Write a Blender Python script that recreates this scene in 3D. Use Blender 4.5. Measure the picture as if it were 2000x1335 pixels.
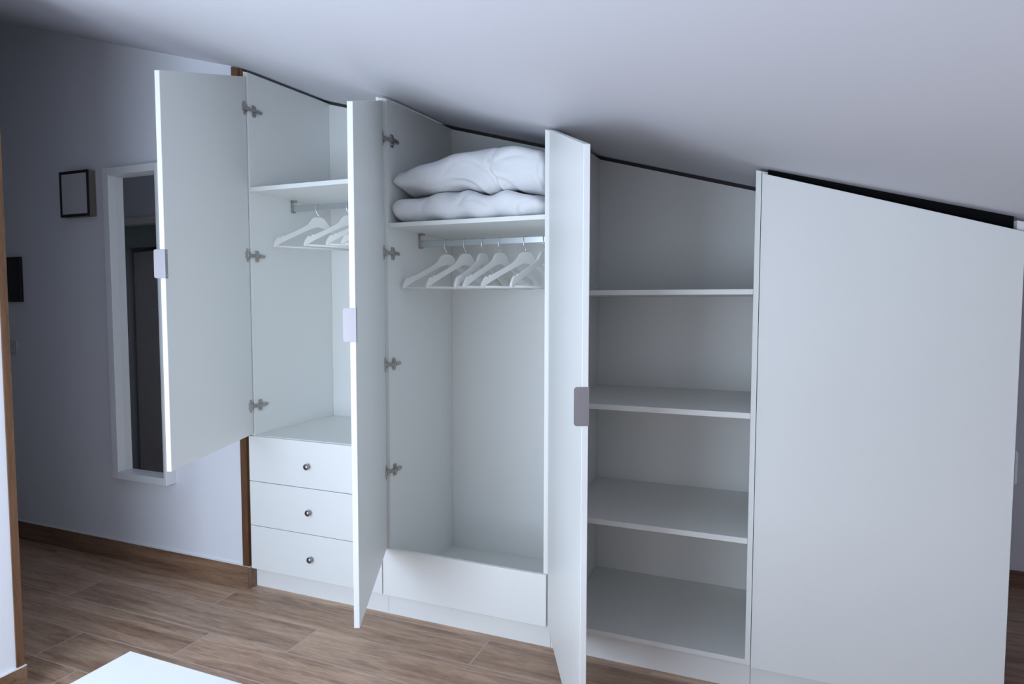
import bpy, bmesh, math, random
from mathutils import Vector, Matrix

for o in list(bpy.data.objects):
    bpy.data.objects.remove(o, do_unlink=True)
S = bpy.context.scene
C = S.collection
PI = math.pi

# ---------------------------------------------------------------- camera
yaw, pit, rol = math.radians(21.9741), math.radians(3.3487), math.radians(0.0598)
CAM = Vector((2.4858, -2.5239, 1.4962))
fw = Vector((-math.sin(yaw) * math.cos(pit), math.cos(yaw) * math.cos(pit), -math.sin(pit)))
r0 = Vector((math.cos(yaw), math.sin(yaw), 0))
u0 = r0.cross(fw)
rr = r0 * math.cos(rol) + u0 * math.sin(rol)
uu = -r0 * math.sin(rol) + u0 * math.cos(rol)
cd = bpy.data.cameras.new('camera')
cam = bpy.data.objects.new('camera', cd)
C.objects.link(cam)
cam.matrix_world = Matrix(((rr.x, uu.x, -fw.x, CAM.x), (rr.y, uu.y, -fw.y, CAM.y),
                           (rr.z, uu.z, -fw.z, CAM.z), (0, 0, 0, 1)))
cd.sensor_width = 36
cd.sensor_fit = 'HORIZONTAL'
cd.lens = 1237.715 / 2000 * 36
cd.clip_start = 0.02
S.camera = cam

# ---------------------------------------------------------------- light
def ceil_z(x, y):
    return 2.685 - 0.279 * x + 0.045 * y

YB = -3.05             # gable wall behind the camera
w = bpy.data.worlds.new('overcast_sky')
S.world = w
w.use_nodes = True
bg = w.node_tree.nodes['Background']
bg.inputs[0].default_value = (0.72, 0.85, 1.0, 1)
bg.inputs[1].default_value = 0.6
# gable daylight window, then a made-up fill window: (x range, z range, watts, colour)
WINDOWS = [((0.22, 1.74), (0.28, 1.98), 60, (0.69, 0.82, 1.0)),
           ((1.95, 2.70), (0.25, 1.45), 6.5, (0.94, 0.90, 1.0))]  # added to brighten the dim cabinet interiors, no known window here
for wx, wz, watts, col in WINDOWS:
    wl = bpy.data.lights.new('window_daylight', 'AREA')
    wl.shape = 'RECTANGLE'
    wl.size = wx[1] - wx[0] - 0.1
    wl.size_y = wz[1] - wz[0] - 0.1
    wl.energy = watts
    wl.color = col
    wo = bpy.data.objects.new('window_daylight', wl)
    C.objects.link(wo)
    wo.location = (sum(wx) / 2, YB - 0.06, sum(wz) / 2)
    wo.rotation_euler = (PI / 2, 0, 0)      # faces into the room

S.view_settings.view_transform = 'Standard'
S.view_settings.look = 'None'
S.view_settings.exposure = 0.05
S.view_settings.gamma = 1.0
S.view_settings.use_curve_mapping = False

# ---------------------------------------------------------------- materials
def new_mat(name):
    m = bpy.data.materials.new(name)
    m.use_nodes = True
    nt = m.node_tree
    return m, nt, nt.nodes['Principled BSDF']

def N(nt, t, **kw):
    n = nt.nodes.new(t)
    for k, v in kw.items():
        if k in n.inputs:
            n.inputs[k].default_value = v
        else:
            setattr(n, k, v)
    return n

def coords(nt, scale, kind='Object'):
    tc = nt.nodes.new('ShaderNodeTexCoord')
    mp = nt.nodes.new('ShaderNodeMapping')
    mp.inputs['Scale'].default_value = scale
    nt.links.new(tc.outputs[kind], mp.inputs[0])
    return mp

def plain(name, col, rough=0.5, metal=0.0, bump=0.0, bscale=(60, 60, 60), spec=0.5, var=0.0, bdist=0.001):
    m, nt, p = new_mat(name)
    p.inputs['Base Color'].default_value = (*col, 1)
    p.inputs['Roughness'].default_value = rough
    p.inputs['Metallic'].default_value = metal
    p.inputs['Specular IOR Level'].default_value = spec
    if bump or var:
        mp = coords(nt, bscale)
        no = N(nt, 'ShaderNodeTexNoise', Scale=1.0, Detail=4.0)
        nt.links.new(mp.outputs[0], no.inputs['Vector'])
        if bump:
            b = N(nt, 'ShaderNodeBump', Strength=bump, Distance=bdist)
            nt.links.new(no.outputs[0], b.inputs['Height'])
            nt.links.new(b.outputs[0], p.inputs['Normal'])
        if var:
            rp = nt.nodes.new('ShaderNodeValToRGB')
            rp.color_ramp.elements[0].position = 0.3
            rp.color_ramp.elements[1].position = 0.7
            rp.color_ramp.elements[0].color = (*[c * (1 - var) for c in col], 1)
            rp.color_ramp.elements[1].color = (*col, 1)
            nt.links.new(no.outputs[0], rp.inputs[0])
            nt.links.new(rp.outputs[0], p.inputs['Base Color'])
    return m

def wood(name, dark, light, rough, scale, rnd=True, bands=True):
    m, nt, p = new_mat(name)
    p.inputs['Roughness'].default_value = rough
    tc = nt.nodes.new('ShaderNodeTexCoord')
    oi = nt.nodes.new('ShaderNodeObjectInfo')
    sc = N(nt, 'ShaderNodeVectorMath', operation='SCALE')
    cx = nt.nodes.new('ShaderNodeCombineXYZ')
    nt.links.new(oi.outputs['Random'], cx.inputs[0])
    nt.links.new(oi.outputs['Random'], cx.inputs[1])
    nt.links.new(cx.outputs[0], sc.inputs[0])
    sc.inputs['Scale'].default_value = 37.0
    ad = N(nt, 'ShaderNodeVectorMath', operation='ADD')
    nt.links.new(tc.outputs['Object'], ad.inputs[0])
    nt.links.new(sc.outputs[0], ad.inputs[1])
    mp = nt.nodes.new('ShaderNodeMapping')
    mp.inputs['Scale'].default_value = scale
    nt.links.new(ad.outputs[0], mp.inputs[0])
    n1 = N(nt, 'ShaderNodeTexNoise', Scale=1.0, Detail=6.0, Roughness=0.62, Distortion=0.6)
    nt.links.new(mp.outputs[0], n1.inputs['Vector'])
    mp2 = nt.nodes.new('ShaderNodeMapping')
    mp2.inputs['Scale'].default_value = [s * 3.1 for s in scale]
    nt.links.new(ad.outputs[0], mp2.inputs[0])
    n2 = N(nt, 'ShaderNodeTexNoise', Scale=1.0, Detail=5.0, Roughness=0.7, Distortion=1.6)
    nt.links.new(mp2.outputs[0], n2.inputs['Vector'])
    mx_ = N(nt, 'ShaderNodeMath', operation='MULTIPLY_ADD')
    nt.links.new(n2.outputs[0], mx_.inputs[0])
    mx_.inputs[1].default_value = 0.45
    nt.links.new(n1.outputs[0], mx_.inputs[2])
    mp3 = nt.nodes.new('ShaderNodeMapping')
    mp3.inputs['Scale'].default_value = [s * 9.0 for s in scale]
    nt.links.new(ad.outputs[0], mp3.inputs[0])
    n3 = N(nt, 'ShaderNodeTexNoise', Scale=1.0, Detail=3.0, Roughness=0.6, Distortion=0.8)
    nt.links.new(mp3.outputs[0], n3.inputs['Vector'])
    m3 = N(nt, 'ShaderNodeMath', operation='MULTIPLY_ADD')
    nt.links.new(n3.outputs[0], m3.inputs[0])
    m3.inputs[1].default_value = 0.34
    nt.links.new(mx_.outputs[0], m3.inputs[2])
    sb_ = N(nt, 'ShaderNodeMath', operation='SUBTRACT')
    nt.links.new(m3.outputs[0], sb_.inputs[0])
    sb_.inputs[1].default_value = 0.17
    mx_ = sb_
    rp = nt.nodes.new('ShaderNodeValToRGB')
    rp.color_ramp.elements[0].position = 0.50
    rp.color_ramp.elements[1].position = 0.95
    rp.color_ramp.elements[0].color = (*dark, 1)
    rp.color_ramp.elements[1].color = (*light, 1)
    nt.links.new(mx_.outputs[0], rp.inputs[0])
    hs = nt.nodes.new('ShaderNodeHueSaturation')
    if rnd:
        mr = nt.nodes.new('ShaderNodeMapRange')
        mr.inputs['To Min'].default_value = 0.86
        mr.inputs['To Max'].default_value = 1.12
        nt.links.new(oi.outputs['Random'], mr.inputs[0])
        nt.links.new(mr.outputs[0], hs.inputs['Value'])
    nt.links.new(rp.outputs[0], hs.inputs['Color'])
    nt.links.new(hs.outputs[0], p.inputs['Base Color'])
    b = N(nt, 'ShaderNodeBump', Strength=0.25, Distance=0.0015)
    nt.links.new(mx_.outputs[0], b.inputs['Height'])
    nt.links.new(b.outputs[0], p.inputs['Normal'])
    return m

M = {}
M['lam'] = plain('white_wood_grain_laminate', (0.885, 0.90, 0.875), 0.42, bump=0.22, bscale=(5, 5, 170), bdist=0.0012)
M['edge'] = plain('white_edge_band', (0.85, 0.86, 0.86), 0.35)
M['wall'] = plain('painted_wall', (0.85, 0.86, 0.905), 0.9, bump=0.12, bscale=(70, 70, 70))
M['ceil'] = plain('painted_ceiling', (0.75, 0.755, 0.80), 0.92, bump=0.1, bscale=(50, 50, 50))
M['tile'] = wood('wood_look_tile', (0.235, 0.125, 0.076), (0.66, 0.46, 0.325), 0.38, (1.5, 15, 15))
M['base'] = wood('wood_look_skirting_tile', (0.13, 0.066, 0.036), (0.33, 0.20, 0.125), 0.4, (1.6, 20, 20))
M['grout'] = plain('beige_grout', (0.58, 0.46, 0.40), 0.9, var=0.15)
M['oak'] = wood('brown_wood_trim', (0.085, 0.038, 0.016), (0.22, 0.11, 0.052), 0.5, (24, 24, 2.0), rnd=False)
M['steel'] = plain('brushed_steel', (0.40, 0.38, 0.40), 0.55, 1.0, bump=0.06, bscale=(200, 200, 8))
M['nickel'] = plain('dull_nickel', (0.52, 0.49, 0.46), 0.35, 1.0, var=0.3, bscale=(90, 90, 90))
M['chrome'] = plain('chrome', (0.78, 0.80, 0.82), 0.12, 1.0)
M['rail'] = plain('satin_chrome_rail', (0.60, 0.64, 0.66), 0.32, 1.0)
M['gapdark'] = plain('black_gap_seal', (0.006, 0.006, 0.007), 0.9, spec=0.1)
M['knob'] = plain('dark_polished_knob', (0.34, 0.33, 0.36), 0.14, 1.0)
M['hanger'] = plain('white_painted_wood', (0.84, 0.84, 0.81), 0.45)
M['cotton'] = plain('white_cotton', (0.83, 0.84, 0.86), 0.95, bump=0.5, bscale=(22, 22, 30), bdist=0.008)
M['frame'] = plain('white_lacquer_frame', (0.80, 0.82, 0.82), 0.4, bump=0.08, bscale=(6, 6, 90))
M['mirror'] = plain('mirror_silver', (0.90, 0.91, 0.91), 0.02, 1.0)
M['black'] = plain('black_plastic', (0.008, 0.008, 0.010), 0.45)
M['blackf'] = plain('black_wood_frame', (0.012, 0.012, 0.016), 0.5)
M['pale'] = plain('pale_grey_panel', (0.60, 0.60, 0.63), 0.7, var=0.05, bscale=(8, 8, 8))
M['taupe'] = plain('taupe_frame_side', (0.22, 0.19, 0.16), 0.6)
M['plastic'] = plain('white_plastic', (0.66, 0.66, 0.66), 0.4)
M['doorw'] = plain('hall_door_white', (0.86, 0.83, 0.80), 0.5)
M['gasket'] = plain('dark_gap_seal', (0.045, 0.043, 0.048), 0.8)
M['table'] = plain('white_gloss_top', (0.93, 0.94, 0.94), 0.25)
M['dull'] = plain('dark_hall_glass', (0.30, 0.36, 0.35), 0.25)

# ---------------------------------------------------------------- mesh helpers
class MB:
    """collects shapes in world coordinates; build() links them as one mesh object"""
    def __init__(self):
        self.bm = bmesh.new()

    def hexa(self, pts):
        v = [self.bm.verts.new(p) for p in pts]
        for f in ((3, 2, 1, 0), (4, 5, 6, 7), (0, 1, 5, 4), (1, 2, 6, 5), (2, 3, 7, 6), (3, 0, 4, 7)):
            self.bm.faces.new([v[i] for i in f])
        return self

    def box(self, x0, x1, y0, y1, z0, z1):
        return self.hexa([(x0, y0, z0), (x1, y0, z0), (x1, y1, z0), (x0, y1, z0),
                          (x0, y0, z1), (x1, y0, z1), (x1, y1, z1), (x0, y1, z1)])

    def slant(self, x0, x1, y0, y1, z0, top):
        """box whose top follows top(x, y)"""
        return self.hexa([(x0, y0, z0), (x1, y0, z0), (x1, y1, z0), (x0, y1, z0),
                          (x0, y0, top(x0, y0)), (x1, y0, top(x1, y0)), (x1, y1, top(x1, y1)), (x0, y1, top(x0, y1))])

    def prism(self, poly, a, b):
        """poly of 3D points translated from offset a to offset b"""
        a, b = Vector(a), Vector(b)
        v0 = [self.bm.verts.new(Vector(p) + a) for p in poly]
        v1 = [self.bm.verts.new(Vector(p) + b) for p in poly]
        n = len(poly)
        self.bm.faces.new(list(reversed(v0)))
        self.bm.faces.new(v1)
        for i in range(n):
            j = (i + 1) % n
            self.bm.faces.new([v0[i], v0[j], v1[j], v1[i]])
        return self

    def tube(self, pts, r, seg=10):
        pts = [Vector(p) for p in pts]
        rings = []
        up = None
        for i, p in enumerate(pts):
            d = (pts[min(i + 1, len(pts) - 1)] - pts[max(i - 1, 0)]).normalized()
            if up is None:
                up = Vector((1, 0, 0)) if abs(d.x) < 0.8 else Vector((0, 0, 1))
            a = d.cross(up).normalized()
            b = a.cross(d).normalized()
            up = b
            rings.append([self.bm.verts.new(p + (a * math.cos(t) + b * math.sin(t)) * r)
                          for t in [2 * PI * k / seg for k in range(seg)]])
        for q0, q1 in zip(rings, rings[1:]):
            for k in range(seg):
                self.bm.faces.new([q0[k], q0[(k + 1) % seg], q1[(k + 1) % seg], q1[k]])
        self.bm.faces.new(list(reversed(rings[0])))
        self.bm.faces.new(rings[-1])
        return self

    def lathe(self, prof, axis_o, axis_d, seg=20):
        """prof: list of (distance along axis, radius)"""
        o, d = Vector(axis_o), Vector(axis_d).normalized()
        a = d.orthogonal().normalized()
        b = d.cross(a)
        rings = []
        for h, r in prof:
            rings.append([self.bm.verts.new(o + d * h + (a * math.cos(2 * PI * k / seg) + b * math.sin(2 * PI * k / seg)) * max(r, 1e-4))
                          for k in range(seg)])
        for q0, q1 in zip(rings, rings[1:]):
            for k in range(seg):
                self.bm.faces.new([q0[k], q0[(k + 1) % seg], q1[(k + 1) % seg], q1[k]])
        self.bm.faces.new(list(reversed(rings[0])))
        self.bm.faces.new(rings[-1])
        return self

    def xform(self, f):
        for v in self.bm.verts:
            v.co = f(v.co)
        return self

    def build(self, name, mat, parent=None, bevel=0.0, smooth=False, segs=2, subsurf=0):
        bmesh.ops.recalc_face_normals(self.bm, faces=self.bm.faces)
        vs = [v.co for v in self.bm.verts]
        lo_ = Vector([min(v[i] for v in vs) for i in range(3)])
        hi_ = Vector([max(v[i] for v in vs) for i in range(3)])
        org = Vector(((lo_.x + hi_.x) / 2, (lo_.y + hi_.y) / 2, lo_.z))
        for v in self.bm.verts:
            v.co -= org
        me = bpy.data.meshes.new(name)
        self.bm.to_mesh(me)
        self.bm.free()
        me.materials.append(M[mat])
        if smooth:
            for f in me.polygons:
                f.use_smooth = True
        o = bpy.data.objects.new(name, me)
        C.objects.link(o)
        o['_w'] = list(org)
        pw = Vector(parent['_w']) if parent is not None else Vector((0, 0, 0))
        o.parent = parent
        o.location = org - pw
        if bevel:
            md = o.modifiers.new('bevel', 'BEVEL')
            md.width = bevel
            md.segments = segs
            md.limit_method = 'ANGLE'
            md.angle_limit = math.radians(50)
        if subsurf:
            md = o.modifiers.new('sub', 'SUBSURF')
            md.levels = md.render_levels = subsurf
        return o

def thing(name, label, cat, loc, group=None):
    o = bpy.data.objects.new(name, None)
    C.objects.link(o)
    o.location = loc
    o.empty_display_size = 0.1
    o['_w'] = list(loc)
    return tag(o, label, cat, group)

def tag(o, label, cat, group=None):
    o['label'] = label
    o['category'] = cat
    if group:
        o['group'] = group
    return o

def struct(o, label=None, cat=None):
    o['kind'] = 'structure'
    if label:
        o['label'] = label
        o['category'] = cat
    return o

# ---------------------------------------------------------------- room shell
XL, XR, YR = -3.2, 4.6, 1.55
PX, PY = -0.135, -1.045        # corner of the partition on the left

floor = struct(MB().box(XL, XR, YB, YR, -0.06, -0.0007).build('floor', 'grout'), 'wood-look tile floor with pale grout joints', 'floor')
TW, TL, G = 0.2125, 1.418, 0.0072
row_off = {0: -0.055, 1: -0.828, 2: 0.157, 3: -0.387, 4: -0.105}
rng = random.Random(5)
full_mesh = None
nrow0 = int((-0.0 - YB) / TW) + 1
for k in range(-8, nrow0 + 1):
    y1 = -0.006 - k * TW
    y0 = y1 - TW
    if y1 > YR: y1 = YR
    if y0 < YB: y0 = YB
    if y1 - y0 < 0.03: continue
    off = row_off.get(k, rng.uniform(0, TL))
    i = math.floor((XL - off) / TL)
    x = off + i * TL
    while x < XR:
        xa, xb = max(x, XL), min(x + TL, XR)
        # tiles under the solid blocks and the wardrobe are left out
        hidden = (xb < PX - 0.02 and y1 < PY - 0.02) or (xb < -0.05 and y0 > 0.03) or \
                 (xa > -0.05 and xb < 3.24 and y0 > 0.06)
        if xb - xa > 0.03 and not hidden:
            full = abs(xb - xa - TL) < 1e-6 and abs(y1 - y0 - TW) < 1e-6
            if full and full_mesh is not None:
                o = bpy.data.objects.new('floor_tile', full_mesh)
                C.objects.link(o)
                o.parent = floor
                fwv = Vector(floor['_w'])
                o.location = Vector(((xa + xb) / 2, (y0 + y1) / 2, -0.004)) - fwv
            else:
                o = MB().box(xa + G / 2, xb - G / 2, y0 + G / 2, y1 - G / 2, -0.004, 0.0).build('floor_tile', 'tile', floor)
                if full:
                    full_mesh = o.data
        x += TL

# sloping ceiling
mb = MB()
a, b, c, d, t = XL - 0.2, XR + 0.2, YB - 0.2, YR + 0.2, 0.16
mb.hexa([(x, y, ceil_z(x, y) + h) for h in (0, t) for x, y in ((a, c), (b, c), (b, d), (a, d))])
struct(mb.build('ceiling', 'ceil'), 'white sloping attic ceiling falling to the right', 'ceiling')

top = lambda x, y: ceil_z(x, y) + 0.05
struct(MB().slant(XL, -0.03, 0.0, 0.8, 0, top).build('wall_left', 'wall'), 'grey white painted wall left of the wardrobe', 'wall')
struct(MB().slant(-0.03, 3.26, 0.70, 0.80, 0, top).build('wall_back', 'wall'))
struct(MB().slant(3.26, XR, YR, YR + 0.1, 0, top).build('wall_recess', 'wall'))
struct(MB().slant(3.16, 3.26, 0.80, YR + 0.1, 0, top).build('wall_recess_side', 'wall'))
struct(MB().slant(XR, XR + 0.1, YB - 0.1, YR + 0.1, 0, top).build('wall_right', 'wall'))
(wa, za, _, _), (wb, zb_, _, _) = WINDOWS
q = MB()
q.slant(PX, wa[0], YB - 0.12, YB, 0, top)
q.slant(wa[1], wb[0], YB - 0.12, YB, 0, top)
q.slant(wb[1], XR, YB - 0.12, YB, 0, top)
for wx, wz, _, _ in WINDOWS:
    q.slant(wx[0], wx[1], YB - 0.12, YB, wz[1], top)
    q.box(wx[0], wx[1], YB - 0.12, YB, 0, wz[0])
struct(q.build('wall_front', 'wall'))
for i, (wx, wz, _, _) in enumerate(WINDOWS):  # the second one is added for its fill light
    w2 = struct(thing('window_%d' % (i + 1), 'gable window behind the viewer', 'window', (sum(wx) / 2, YB, wz[0])))
    for (x0, x1, z0, z1) in ((wx[0], wx[1], wz[0], wz[0] + 0.05), (wx[0], wx[1], wz[1] - 0.05, wz[1]),
                             (wx[0], wx[0] + 0.05, wz[0] + 0.05, wz[1] - 0.05), (wx[1] - 0.05, wx[1], wz[0] + 0.05, wz[1] - 0.05)):
        MB().box(x0, x1, YB - 0.05, YB - 0.01, z0, z1).build('window_frame', 'frame', w2)
struct(MB().slant(XL - 0.1, XL, PY - 0.3, 0.8, 0, top).build('wall_hall_end', 'wall'))
# the partition block with a door niche towards the hall
NX0, NX1, NZ = -2.62, -1.72, 2.17
q = MB()
q.slant(NX1, PX, YB - 0.1, PY, 0, top)
q.slant(XL, NX0, YB - 0.1, PY, 0, top)
q.slant(NX0, NX1, YB - 0.1, PY - 0.62, 0, top)
q.slant(NX0, NX1, PY - 0.62, PY, NZ, top)
struct(q.build('wall_partition', 'wall'), 'white partition wall with wood corner strip at the left edge', 'wall')
# hall door standing ajar in the niche, seen in the mirror
dr = struct(thing('door_1', 'pale hall door standing ajar', 'door', (NX1, PY, 0)))
f = MB()
f.box(NX0, NX0 + 0.06, PY - 0.1, PY + 0.012, 0.02, NZ)
f.box(NX1 - 0.06, NX1, PY - 0.1, PY + 0.012, 0.02, NZ)
f.box(NX0 + 0.06, NX1 - 0.06, PY - 0.1, PY + 0.012, NZ - 0.05, NZ)
f.build('door_frame', 'doorw', dr)
f = MB().box(0, 0.76, -0.04, 0, 0.015, 1.93)
t = math.radians(19)
f.xform(lambda v: Vector((NX1 - 0.065 - (v.x * math.cos(t) - v.y * math.sin(t) * 1), PY - 0.03 - v.x * math.sin(t) + v.y * math.cos(t), v.z)))
f.build('door_leaf', 'doorw', dr)
MB().box(NX0 + 0.06, NX1 - 0.06, PY - 0.09, PY - 0.07, 1.95, NZ - 0.05).build('transom_pane', 'dull', dr)

# skirting tiles
def skirting(name, pieces, label=None):
    root = struct(thing(name, label or 'brown wood-look skirting tiles', 'skirting', (pieces[0][0], pieces[0][2], 0)))
    for p in pieces:
        MB().box(*p).build('skirting_tile', 'base', root, bevel=0.0012, segs=1)
    return root
BH = 0.113
bl = skirting('baseboard_left', [(-2.795, -1.376, -0.012, 0, 0, BH), (-1.372, -0.0305, -0.012, 0, 0, BH),
                                 (-0.0285, -0.0165, -0.012, 0.034, 0, BH), (XL, -2.799, -0.012, 0, 0, BH)],
              'brown wood-look skirting tiles under the mirror wall')
q = MB()
q.box(XL, -0.029, -0.010, 0.001, BH, BH + 0.004)
q.box(-0.029, -0.0175, -0.011, 0.034, BH, BH + 0.004)
q.build('caulk_line', 'edge', bl)
bp_ = skirting('baseboard_partition', [(PX, PX + 0.012, -2.46, PY + 0.012, 0, BH), (PX, PX + 0.012, -3.04, -2.464, 0, BH)],
               'brown skirting tiles along the partition at the left edge')
MB().box(PX, PX + 0.011, -3.04, PY + 0.011, BH, BH + 0.004).build('caulk_line', 'edge', bp_)
skirting('baseboard_recess', [(3.262, 4.59, YR - 0.012, YR, 0, 0.085)], 'brown skirting in the recess right of the wardrobe')

# wood trims
tr = MB().slant(-0.062, -0.020, -0.014, 0.0, BH + 0.005, lambda x, y: ceil_z(x, y) - 0.004)
tr.slant(-0.0295, -0.003, 0.0005, 0.03, BH + 0.005, lambda x, y: ceil_z(x, y) - 0.004)
struct(tr.build('trim_1', 'oak'), 'narrow brown wood strip between mirror wall and wardrobe', 'trim')
tr = MB().slant(PX, PX + 0.006, PY - 0.020, PY + 0.006, BH + 0.005, lambda x, y: ceil_z(x, y) - 0.004)
tr.slant(PX - 0.035, PX, PY, PY + 0.006, BH + 0.005, lambda x, y: ceil_z(x, y) - 0.004)
struct(tr.build('trim_2', 'oak'), 'brown wood strip on the partition corner at the left edge', 'trim')

# ---------------------------------------------------------------- wardrobe
X = [0.0, 0.81, 1.635, 2.4535, 3.245]
INL = [0.030, 0.848, 1.685, 2.4735]     # inner faces of left panels
INR = [0.79, 1.6143, 2.4335, 3.225]
D, T = 0.64, 0.02
PT = lambda x, y: ceil_z(x, y) - 0.015   # top of side and back panels
ZB = 0.1176                              # underside of the carcass
names = ['white wardrobe cabinet with three drawers and open short door beside wood strip',
         'white wardrobe cabinet holding two folded duvets and six hangers behind an open door',
         'white wardrobe cabinet with four empty shelf compartments and half-open door',
         'lowest white wardrobe cabinet with closed slanted door, rightmost']
U = []
for k in range(4):
    t = thing('wardrobe_cabinet', names[k], 'wardrobe', (X[k], 0, 0), 'cabinets of the fitted wardrobe')
    U.append(t)
    MB().slant(X[k] + 0.001, INL[k], 0, D, ZB, PT).build('side_panel', 'lam', t, bevel=0.0008, segs=1)
    MB().slant(INR[k], X[k + 1] - 0.001, 0, D, ZB, PT).build('side_panel', 'lam', t, bevel=0.0008, segs=1)
    bpz = lambda x, y: ceil_z(x, y) - 0.018
    MB().slant(INL[k], INR[k], D, D + 0.012, ZB, bpz).build('back_panel', 'lam', t)
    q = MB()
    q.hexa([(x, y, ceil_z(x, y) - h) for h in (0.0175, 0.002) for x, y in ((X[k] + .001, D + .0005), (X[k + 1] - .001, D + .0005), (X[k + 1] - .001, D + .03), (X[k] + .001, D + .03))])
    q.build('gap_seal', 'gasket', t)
    MB().box(X[k] + 0.0008 if k else -0.0155, X[k + 1] - 0.0008, 0.035, 0.053, 0.0, ZB - 0.001).build('plinth', 'lam', t)
    MB().box(INL[k], INR[k], 0.0, D, ZB, 0.1377 if k != 1 else 0.128).build('bottom_panel', 'lam', t, bevel=0.0008, segs=1)

def shelf(k, z0, z1, name='shelf'):
    return MB().box(INL[k] + 0.0005, INR[k] - 0.0005, 0.001, D - 0.001, z0, z1).build(name, 'lam', U[k], bevel=0.001, segs=1)

shelf(0, 2.069, 2.091)
shelf(0, 0.797, 0.8205, 'drawer_deck')
shelf(1, 1.853, 1.873)
for z0, z1 in ((1.536, 1.556), (1.069, 1.091), (0.589, 0.611)):
    shelf(2, z0, z1)

# drawers with knobs
kx = (0.386, 0.390, 0.396)
for i, (z0, z1) in enumerate(((0.5835, 0.8175), (0.3495, 0.5805), (0.1165, 0.3465))):
    dw = MB().box(0.003, 0.8075, -0.019, -0.001, z0, z1).build('drawer', 'lam', U[0], bevel=0.0012, segs=1)
    kz = (0.695, 0.463, 0.226)[i]
    MB().lathe([(0, 0.008), (0.002, 0.008), (0.005, 0.0055), (0.010, 0.006), (0.014, 0.012), (0.018, 0.0155),
                (0.022, 0.016), (0.026, 0.0135), (0.029, 0.008), (0.0302, 0.001)],
               (kx[i], -0.019, kz), (0, -1, 0), 24).build('knob', 'knob', dw, smooth=True)
    # drawer box behind the front
    b_ = MB()
    b_.box(0.04, 0.052, 0.0, 0.5, z0 + 0.02, z1 - 0.03)
    b_.box(0.768, 0.78, 0.0, 0.5, z0 + 0.02, z1 - 0.03)
    b_.box(0.052, 0.768, 0.49, 0.5, z0 + 0.02, z1 - 0.03)
    b_.box(0.052, 0.768, 0.0, 0.49, z0 + 0.02, z0 + 0.03)
    b_.build('drawer_box', 'lam', dw)
MB().box(0.8135, 1.6325, -0.019, -0.001, 0.1165, 0.3445).build('fascia_panel', 'lam', U[1], bevel=0.0012, segs=1)

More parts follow.
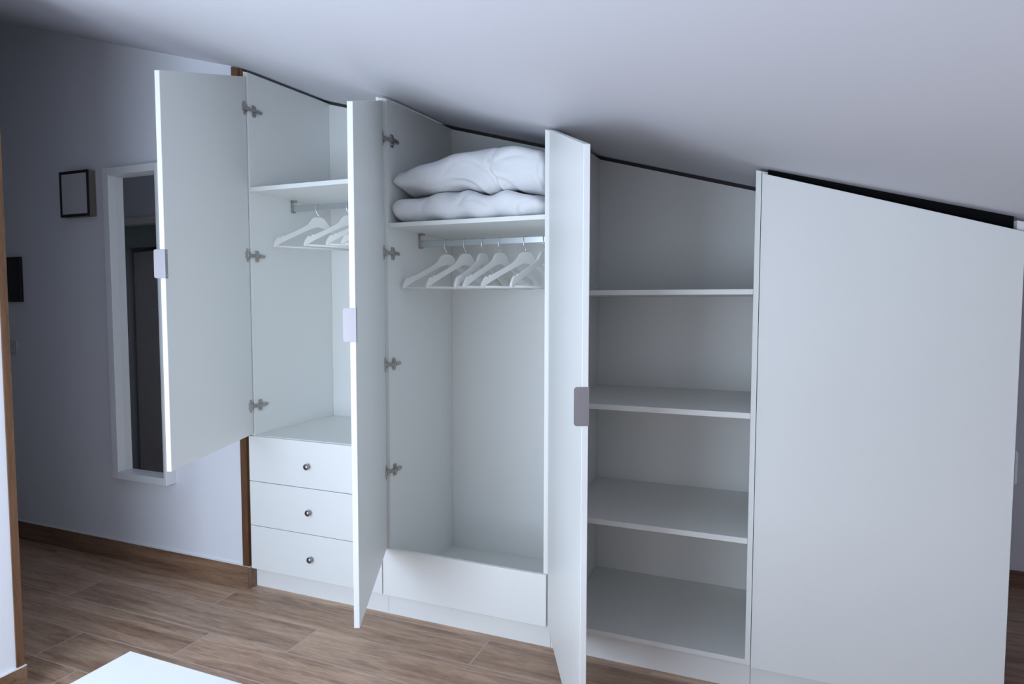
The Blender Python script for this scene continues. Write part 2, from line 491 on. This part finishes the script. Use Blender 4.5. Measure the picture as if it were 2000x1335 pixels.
# doors
def door(k, hx, hy, ang, wid, zb, zt, slope, hz, hinges):
    t = math.radians(ang)
    def W(lx, ly, z):     # door local (along width, thickness towards room negative) -> world
        return Vector((hx + lx * math.cos(t) + ly * math.sin(t), hy - lx * math.sin(t) + ly * math.cos(t), z))
    b = MB()
    b.hexa([(0, -T, zb), (wid, -T, zb), (wid, 0, zb), (0, 0, zb),
            (0, -T, zt), (wid, -T, zt - slope * wid), (wid, 0, zt - slope * wid), (0, 0, zt)])
    b.xform(lambda v: W(v.x, v.y, v.z))
    d_ = b.build('door', 'lam', U[k], bevel=0.0012, segs=1)
    # edge pull: plate over the free edge, flange with two screws on the inner face
    z0, z1 = hz
    r = 0.009
    out = T + 0.024
    poly = [(wid + 0.0003, 0.002, z0), (wid + 0.0003, 0.002, z1)]
    for i in range(7):
        a_ = PI / 2 * i / 6
        poly.append((wid + 0.0003, -out + r - r * math.sin(a_), z1 - r + r * math.cos(a_)))
    for i in range(7):
        a_ = PI / 2 * i / 6
        poly.append((wid + 0.0003, -out + r - r * math.cos(a_), z0 + r - r * math.sin(a_)))
    h = MB()
    h.prism(poly, (0, 0, 0), (0.002, 0, 0))
    h.box(wid - 0.016, wid + 0.0003, 0.0003, 0.002, z0, z1)
    h.xform(lambda v: W(v.x, v.y, v.z))
    h.build('handle', 'steel', d_, bevel=0.0004, segs=1)
    if k < 2:
        for zz in (z0 + 0.012, z1 - 0.012):
            s = MB().lathe([(0, 0.0028), (0.0008, 0.0028), (0.0012, 0.0015)], (wid - 0.008, 0.002, zz), (0, 1, 0), 10)
            s.xform(lambda v: W(v.x, v.y, v.z))
            s.build('screw', 'chrome', d_)
    # concealed hinges
    for z in hinges:
        g = MB()
        cup = MB()
        # plate on the door's inner face
        g.box(0.014, 0.034, 0.0002, 0.003, z - 0.033, z + 0.033)
        g.box(0.006, 0.046, 0.0003, 0.006, z - 0.017, z + 0.017)
        g.xform(lambda v: W(v.x, v.y, v.z))
        xi = INL[k]
        y = 0.036
        # mounting cross on the side panel
        g.box(xi + 0.0002, xi + 0.004, y - 0.010, y + 0.012, z - 0.031, z + 0.027)
        g.box(xi + 0.003, xi + 0.009, y - 0.008, y + 0.009, z - 0.024, z + 0.020)
        # arm along the panel and its adjusting end
        g.box(xi + 0.008, xi + 0.017, y - 0.014, y + 0.030, z - 0.009, z + 0.007)
        g.box(xi + 0.002, xi + 0.013, y + 0.014, y + 0.048, z - 0.008, z + 0.006)
        g.lathe([(0, 0.0045), (0.002, 0.0045)], (xi + 0.017, y + 0.004, z - 0.001), (1, 0, 0), 10)
        g.lathe([(0, 0.004), (0.0025, 0.004)], (xi + 0.013, y + 0.036, z - 0.001), (1, 0, 0), 10)
        g.lathe([(0, 0.004), (0.0015, 0.004)], (xi + 0.009, y, z + 0.014), (1, 0, 0), 8)
        g.lathe([(0, 0.004), (0.0015, 0.004)], (xi + 0.009, y, z - 0.018), (1, 0, 0), 8)
        # link from the cup to the arm
        p0 = W(0.024, 0.004, 0)
        p1 = Vector((xi + 0.013, y - 0.012, 0))
        dv = (p1 - p0)
        nn = Vector((-dv.y, dv.x, 0)).normalized() * 0.003
        g.hexa([(*(p0 + nn).xy, z - 0.009), (*(p0 - nn).xy, z - 0.009), (*(p1 - nn).xy, z - 0.009), (*(p1 + nn).xy, z - 0.009),
                (*(p0 + nn).xy, z + 0.007), (*(p0 - nn).xy, z + 0.007), (*(p1 - nn).xy, z + 0.007), (*(p1 + nn).xy, z + 0.007)])
        g.build('hinge', 'nickel', d_, bevel=0.0007, segs=1)
    return d_

door(0, 0.022, -0.004, 69.8, 0.752, 0.827, 2.640, 0.318, (1.599, 1.713), (2.480, 1.746, 0.975))
door(1, 0.831, -0.004, 64.2, 0.766, 0.348, 2.428, 0.318, (1.367, 1.485), (2.255, 1.737, 1.219, 0.713))
door(2, 1.656, -0.004, 64.0, 0.775, 0.1205, 2.213, 0.322, (1.136, 1.253), (2.02, 1.55, 0.95, 0.36))
door(3, 2.4555, -0.0008, 0.0, 0.787, 0.1205, 1.974, 0.309, (0.917, 1.026), ())

# near-black strip standing in for shade in the gap above the closed door
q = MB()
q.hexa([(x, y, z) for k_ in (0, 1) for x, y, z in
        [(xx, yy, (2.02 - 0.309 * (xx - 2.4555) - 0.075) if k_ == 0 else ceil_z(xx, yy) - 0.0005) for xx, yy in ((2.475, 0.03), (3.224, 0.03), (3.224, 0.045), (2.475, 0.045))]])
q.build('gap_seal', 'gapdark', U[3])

# hanging rails
def rail(k, y, z0, z1):
    x0, x1 = INL[k], INR[k]
    r = MB().box(x0 + 0.004, x1 - 0.004, y - 0.0075, y + 0.0075, z0, z1).build('hanging_rail', 'rail', U[k], bevel=0.0025, segs=2)
    zs = 2.069 if k == 0 else 1.853
    for xa, s in ((x0, 1), (x1, -1)):
        b = MB()
        xs = sorted((xa + 0.0004 * s, xa + 0.012 * s))
        b.box(xs[0], xs[1], y - 0.012, y + 0.012, z0 - 0.006, z0 - 0.001)
        b.box(xs[0], xs[1], y - 0.013, y - 0.008, z0 - 0.006, zs - 0.004)
        b.box(xs[0], xs[1], y + 0.008, y + 0.013, z0 - 0.006, z1 + 0.004)
        xs2 = sorted((xa + 0.0004 * s, xa + 0.024 * s))
        b.box(xs2[0], xs2[1], y - 0.013, y + 0.013, zs - 0.010, zs - 0.0004)
        b.build('rail_bracket', 'nickel', r, bevel=0.001, segs=1)
R1 = (0.31, 2.008, 2.040)
R2 = (0.29, 1.785, 1.816)
rail(0, *R1)
rail(1, *R2)

# ---------------------------------------------------------------- hangers
half = [(0, -.070), (.018, -.071), (.032, -.078), (.043, -.093), (.055, -.110), (.078, -.127), (.12, -.150), (.185, -.183),
        (.192, -.181), (.198, -.186), (.200, -.195), (.206, -.191), (.214, -.190), (.225, -.202), (.236, -.222), (.240, -.240),
        (.231, -.247), (.220, -.236), (.19, -.216), (.12, -.178), (.07, -.152), (.03, -.132), (0, -.124)]
poly = [(0, a_, b_) for a_, b_ in half] + [(0, -a_, b_) for a_, b_ in reversed(half[1:-1])]
def hook_path():
    p = [(0, .013, -.030), (0, .0135, -.018), (0, .0135, -.006)]
    for i in range(1, 9):
        a_ = PI * i / 8
        p.append((0, .0135 * math.cos(a_), -.006 + .0085 * math.sin(a_)))
    p += [(0, -.0135, -.02), (0, -.013, -.034), (0, -.009, -.046), (0, -.003, -.053), (0, 0, -.060), (0, 0, -.076)]
    return p
proto = None
def hanger(x, rl, deg, label, group, tilt=0.0):
    global proto
    y, z = rl[0], rl[2]
    if proto is None:
        t = thing('clothes_hanger', label, 'hanger', (0, 0, 0), group)
        MB().prism(poly, (-.0065, 0, 0), (.0065, 0, 0)).build('hanger_body', 'hanger', t, bevel=0.0025, segs=2)
        MB().tube([(0, -.222, -.238), (0, .222, -.238)], 0.0055, 10).build('trouser_bar', 'hanger', t, smooth=True)
        MB().tube(hook_path(), 0.0019, 8).build('hook', 'chrome', t, smooth=True)
        proto = t
        o = t
    else:
        o = proto.copy()
        C.objects.link(o)
        for ch in list(proto.children):
            q_ = ch.copy()
            C.objects.link(q_)
            q_.parent = o
        o['label'] = label
        o['group'] = group
    o.location = (x, y, z + 0.0005)
    o.rotation_euler = (math.radians(tilt), 0, math.radians(deg))
g1, g2 = 'hangers in the drawer cabinet', 'hangers under the duvets'
hanger(0.205, R1, -34, 'white wooden hanger alone at front left of the drawer cabinet rail, fully visible', g1)
hanger(0.405, R1, -35, 'white wooden hanger second from left on the drawer cabinet rail', g1)
hanger(0.545, R1, -36, 'white wooden hanger third from left on the drawer cabinet rail', g1)
hanger(0.640, R1, -37, 'white wooden hanger farthest right on the drawer cabinet rail, mostly behind open door', g1)
hanger(1.000, R2, -34, 'white hanger leftmost on the rail under the duvets', g2)
hanger(1.105, R2, -25, 'white hanger second from left on the rail under the duvets', g2)
hanger(1.198, R2, -8, 'white hanger third from left under the duvets, turned nearly end-on', g2)
hanger(1.290, R2, -22, 'white hanger fourth from left on the rail under the duvets', g2)
hanger(1.420, R2, -38, 'white hanger fifth from left on the rail under the duvets', g2)
hanger(1.515, R2, -20, 'white hanger rightmost under the duvets, half hidden by the open door', g2)

# ---------------------------------------------------------------- duvets
def interp(tab, x):
    if x <= tab[0][0]: return tab[0][1]
    for (xa, ya), (xb, yb) in zip(tab, tab[1:]):
        if x <= xb:
            s = (x - xa) / (xb - xa)
            s = s * s * (3 - 2 * s) * 0.5 + s * 0.5
            return ya + (yb - ya) * s
    return tab[-1][1]

from mathutils.bvhtree import BVHTree
below = None      # surface of the duvet underneath
def duvet(label, topt, bott, x0, x1, yf, yb, seed, folds):
    rng = random.Random(seed)
    waves = [(rng.uniform(8, 42), rng.uniform(-30, 30), rng.uniform(-35, 35), rng.uniform(0, 6.3), rng.uniform(0.4, 1)) for _ in range(14)]
    NX, NA = 180, 110
    bm = bmesh.new()
    rings = []
    for i in range(NX + 1):
        s = i / NX
        x = x0 + (x1 - x0) * (0.5 - 0.5 * math.cos(PI * s)) * 0.35 + (x1 - x0) * s * 0.65
        zt, zb = interp(topt, x), interp(bott, x)
        zc, hh = (zt + zb) / 2, (zt - zb) / 2
        # pull the depth in at both ends so that the corners are rounded
        dl, dr_ = (x - x0) / 0.040, (x1 - x) / 0.04
        m = min(1, max(0.0, min(dl, dr_)))
        rr_ = math.sqrt(max(0.0, 1 - (1 - m) ** 2))
        yc, hy = (yf + yb) / 2, (yb - yf) / 2 * (0.80 + 0.20 * rr_)
        hh *= (0.25 + 0.75 * rr_) if m < 1 else 1
        ring = []
        for j in range(NA):
            a_ = 2 * PI * j / NA
            ca, sa = math.cos(a_), math.sin(a_)
            ex = 0.45
            px = math.copysign(abs(ca) ** ex, ca)
            pz = math.copysign(abs(sa) ** 0.8, sa)
            p = Vector((x, yc + hy * px, zc + hh * pz))
            w_ = 0
            for (fx, fy, fz, ph, am) in waves:
                w_ += am * math.sin(fx * p.x + fy * p.y + fz * p.z + ph)
            w_ = w_ / 14 * 0.042
            for (cx_, cz_, ang, ln, dp) in folds:
                dx, dz = p.x - cx_, p.z - cz_
                al = dx * math.cos(ang) + dz * math.sin(ang)
                pe = -dx * math.sin(ang) + dz * math.cos(ang) + 0.25 * al * al / max(ln, .01)
                if p.y < yc:
                    w_ -= dp * math.exp(-(al / ln) ** 2) * (math.exp(-(pe / 0.011) ** 2) - 0.45 * math.exp(-((pe - 0.024) / 0.018) ** 2))
            n_ = Vector((0, px, pz)).normalized()
            p += n_ * w_ * rr_
            p.z = max(p.z, 1.8742)
            if below is not None:
                hit = below.ray_cast(Vector((p.x, p.y, 3.0)), Vector((0, 0, -1)))[0]
                if hit is not None and p.z < hit.z + 0.0015:
                    p.z = hit.z + 0.0015
            ring.append(bm.verts.new(p))
        rings.append(ring)
    for q0, q1 in zip(rings, rings[1:]):
        for j in range(NA):
            bm.faces.new([q0[j], q0[(j + 1) % NA], q1[(j + 1) % NA], q1[j]])
    bm.faces.new(rings[0])
    bm.faces.new(list(reversed(rings[-1])))
    globals()['below'] = BVHTree.FromBMesh(bm)
    mb_ = MB()
    mb_.bm.free()
    mb_.bm = bm
    o = mb_.build('folded_duvet', 'cotton', smooth=True)
    return tag(o, label, 'duvet', 'folded duvets on the shelf')

duvet('thin white folded duvet lying directly on the shelf', [(0.852, 1.978), (0.90, 1.996), (0.98, 2.006), (1.19, 2.008), (1.30, 1.984), (1.42, 1.995), (1.52, 1.985), (1.60, 1.962)],
      [(0.852, 1.905), (0.89, 1.884), (0.94, 1.876), (1.60, 1.874)], 0.852, 1.603, 0.010, 0.46, 3,
      [(1.20, 1.95, 0.9, 0.05, 0.006), (1.50, 1.91, 1.0, 0.04, 0.006), (1.33, 1.94, -0.5, 0.07, 0.005), (1.02, 1.94, 1.2, 0.05, 0.004)])
duvet('thick white folded duvet on top of the thinner one', [(0.854, 2.100), (0.89, 2.118), (1.035, 2.152), (1.17, 2.182), (1.30, 2.192), (1.45, 2.182), (1.60, 2.158)],
      [(0.854, 2.034), (0.90, 2.018), (0.98, 2.012), (1.19, 2.014), (1.30, 1.990), (1.42, 2.000), (1.52, 1.990), (1.60, 1.970)], 0.854, 1.606, 0.004, 0.44, 11,
      [(1.27, 2.015, -0.55, 0.09, 0.018), (1.37, 2.05, -1.0, 0.08, 0.018), (1.36, 2.12, 1.5, 0.06, 0.010), (1.42, 2.03, -0.5, 0.07, 0.012), (1.58, 2.05, 1.6, 0.06, 0.007), (1.15, 2.09, 0.9, 0.06, 0.004), (1.45, 2.13, 0.2, 0.07, 0.005)])

# ---------------------------------------------------------------- wall things on the left
mt = thing('wall_mirror', 'tall mirror in a deep white frame on the left wall', 'mirror', (-0.757, 0, 0.505))
mx0, mx1, mz0, mz1, my0 = -0.968, -0.547, 0.505, 2.250, -0.065
fwid, fr = 0.046, 0.016
for p in ((mx0, mx0 + fwid, my0, -0.0005, mz0, mz1), (mx1 - fr, mx1, my0, -0.0005, mz0, mz1),
          (mx0 + fwid, mx1 - fr, my0, -0.0005, mz0, mz0 + 0.04), (mx0 + fwid, mx1 - fr, my0, -0.0005, mz1 - 0.04, mz1)):
    MB().box(*p).build('frame_side', 'frame', mt, bevel=0.001, segs=1)
MB().box(mx0 + fwid, mx1 - fr, -0.020, -0.012, mz0 + 0.04, mz1 - 0.04).build('mirror_glass', 'mirror', mt)

pt = thing('wall_picture', 'small square black-framed blank panel on the wall left of the mirror', 'picture', (-1.23, 0, 2.0))
px0, px1, pz0, pz1 = -1.358, -1.110, 2.001, 2.262
for p in ((px0, px0 + 0.016, pz0, pz1), (px1 - 0.016, px1, pz0, pz1), (px0 + 0.016, px1 - 0.016, pz0, pz0 + 0.016), (px0 + 0.016, px1 - 0.016, pz1 - 0.016, pz1)):
    MB().box(p[0], p[1], -0.046, -0.040, p[2], p[3]).build('frame_side', 'blackf', pt, bevel=0.001, segs=1)
MB().box(px0 + 0.001, px1 - 0.001, -0.0398, -0.0005, pz0 + 0.001, pz1 - 0.001).build('frame_box', 'taupe', pt, bevel=0.001, segs=1)
MB().box(px0 + 0.016, px1 - 0.016, -0.043, -0.0399, pz0 + 0.016, pz1 - 0.016).build('picture_panel', 'pale', pt)

bk = thing('wall_screen', 'black rectangular panel on the wall at the left edge above the switch', 'wall panel', (-1.93, 0, 1.51))
MB().box(-2.06, -1.800, -0.020, -0.0005, 1.512, 1.789).build('panel_body', 'black', bk, bevel=0.004)
MB().box(-2.045, -1.815, -0.0215, -0.0202, 1.527, 1.774).build('panel_face', 'black', bk)

sw = thing('light_switch', 'small white light switch plate on the wall at the left edge', 'switch', (-1.94, 0, 1.18))
MB().box(-1.995, -1.880, -0.009, -0.0005, 1.182, 1.268).build('switch_plate', 'plastic', sw, bevel=0.003)
for i in range(3):
    MB().box(-1.974 + i * 0.026, -1.950 + i * 0.026, -0.013, -0.0092, 1.200, 1.250).build('switch_rocker', 'plastic', sw, bevel=0.0015, segs=1)

# ---------------------------------------------------------------- table in the foreground
TX, TY, TZ = 1.225, -1.601, 0.75
tb = thing('white_table', 'white tabletop corner at the bottom left of the picture', 'table', (TX + 0.35, TY - 0.45, 0))
MB().box(TX, TX + 0.7, TY - 0.9, TY, TZ - 0.025, TZ).build('tabletop', 'table', tb, bevel=0.0015)
for x, y in ((TX + 0.04, TY - 0.04), (TX + 0.66, TY - 0.04), (TX + 0.04, TY - 0.86), (TX + 0.66, TY - 0.86)):
    MB().box(x - 0.022, x + 0.022, y - 0.022, y + 0.022, 0, TZ - 0.025).build('leg', 'table', tb, bevel=0.002, segs=1)

for o in bpy.data.objects:
    if '_w' in o:
        del o['_w']
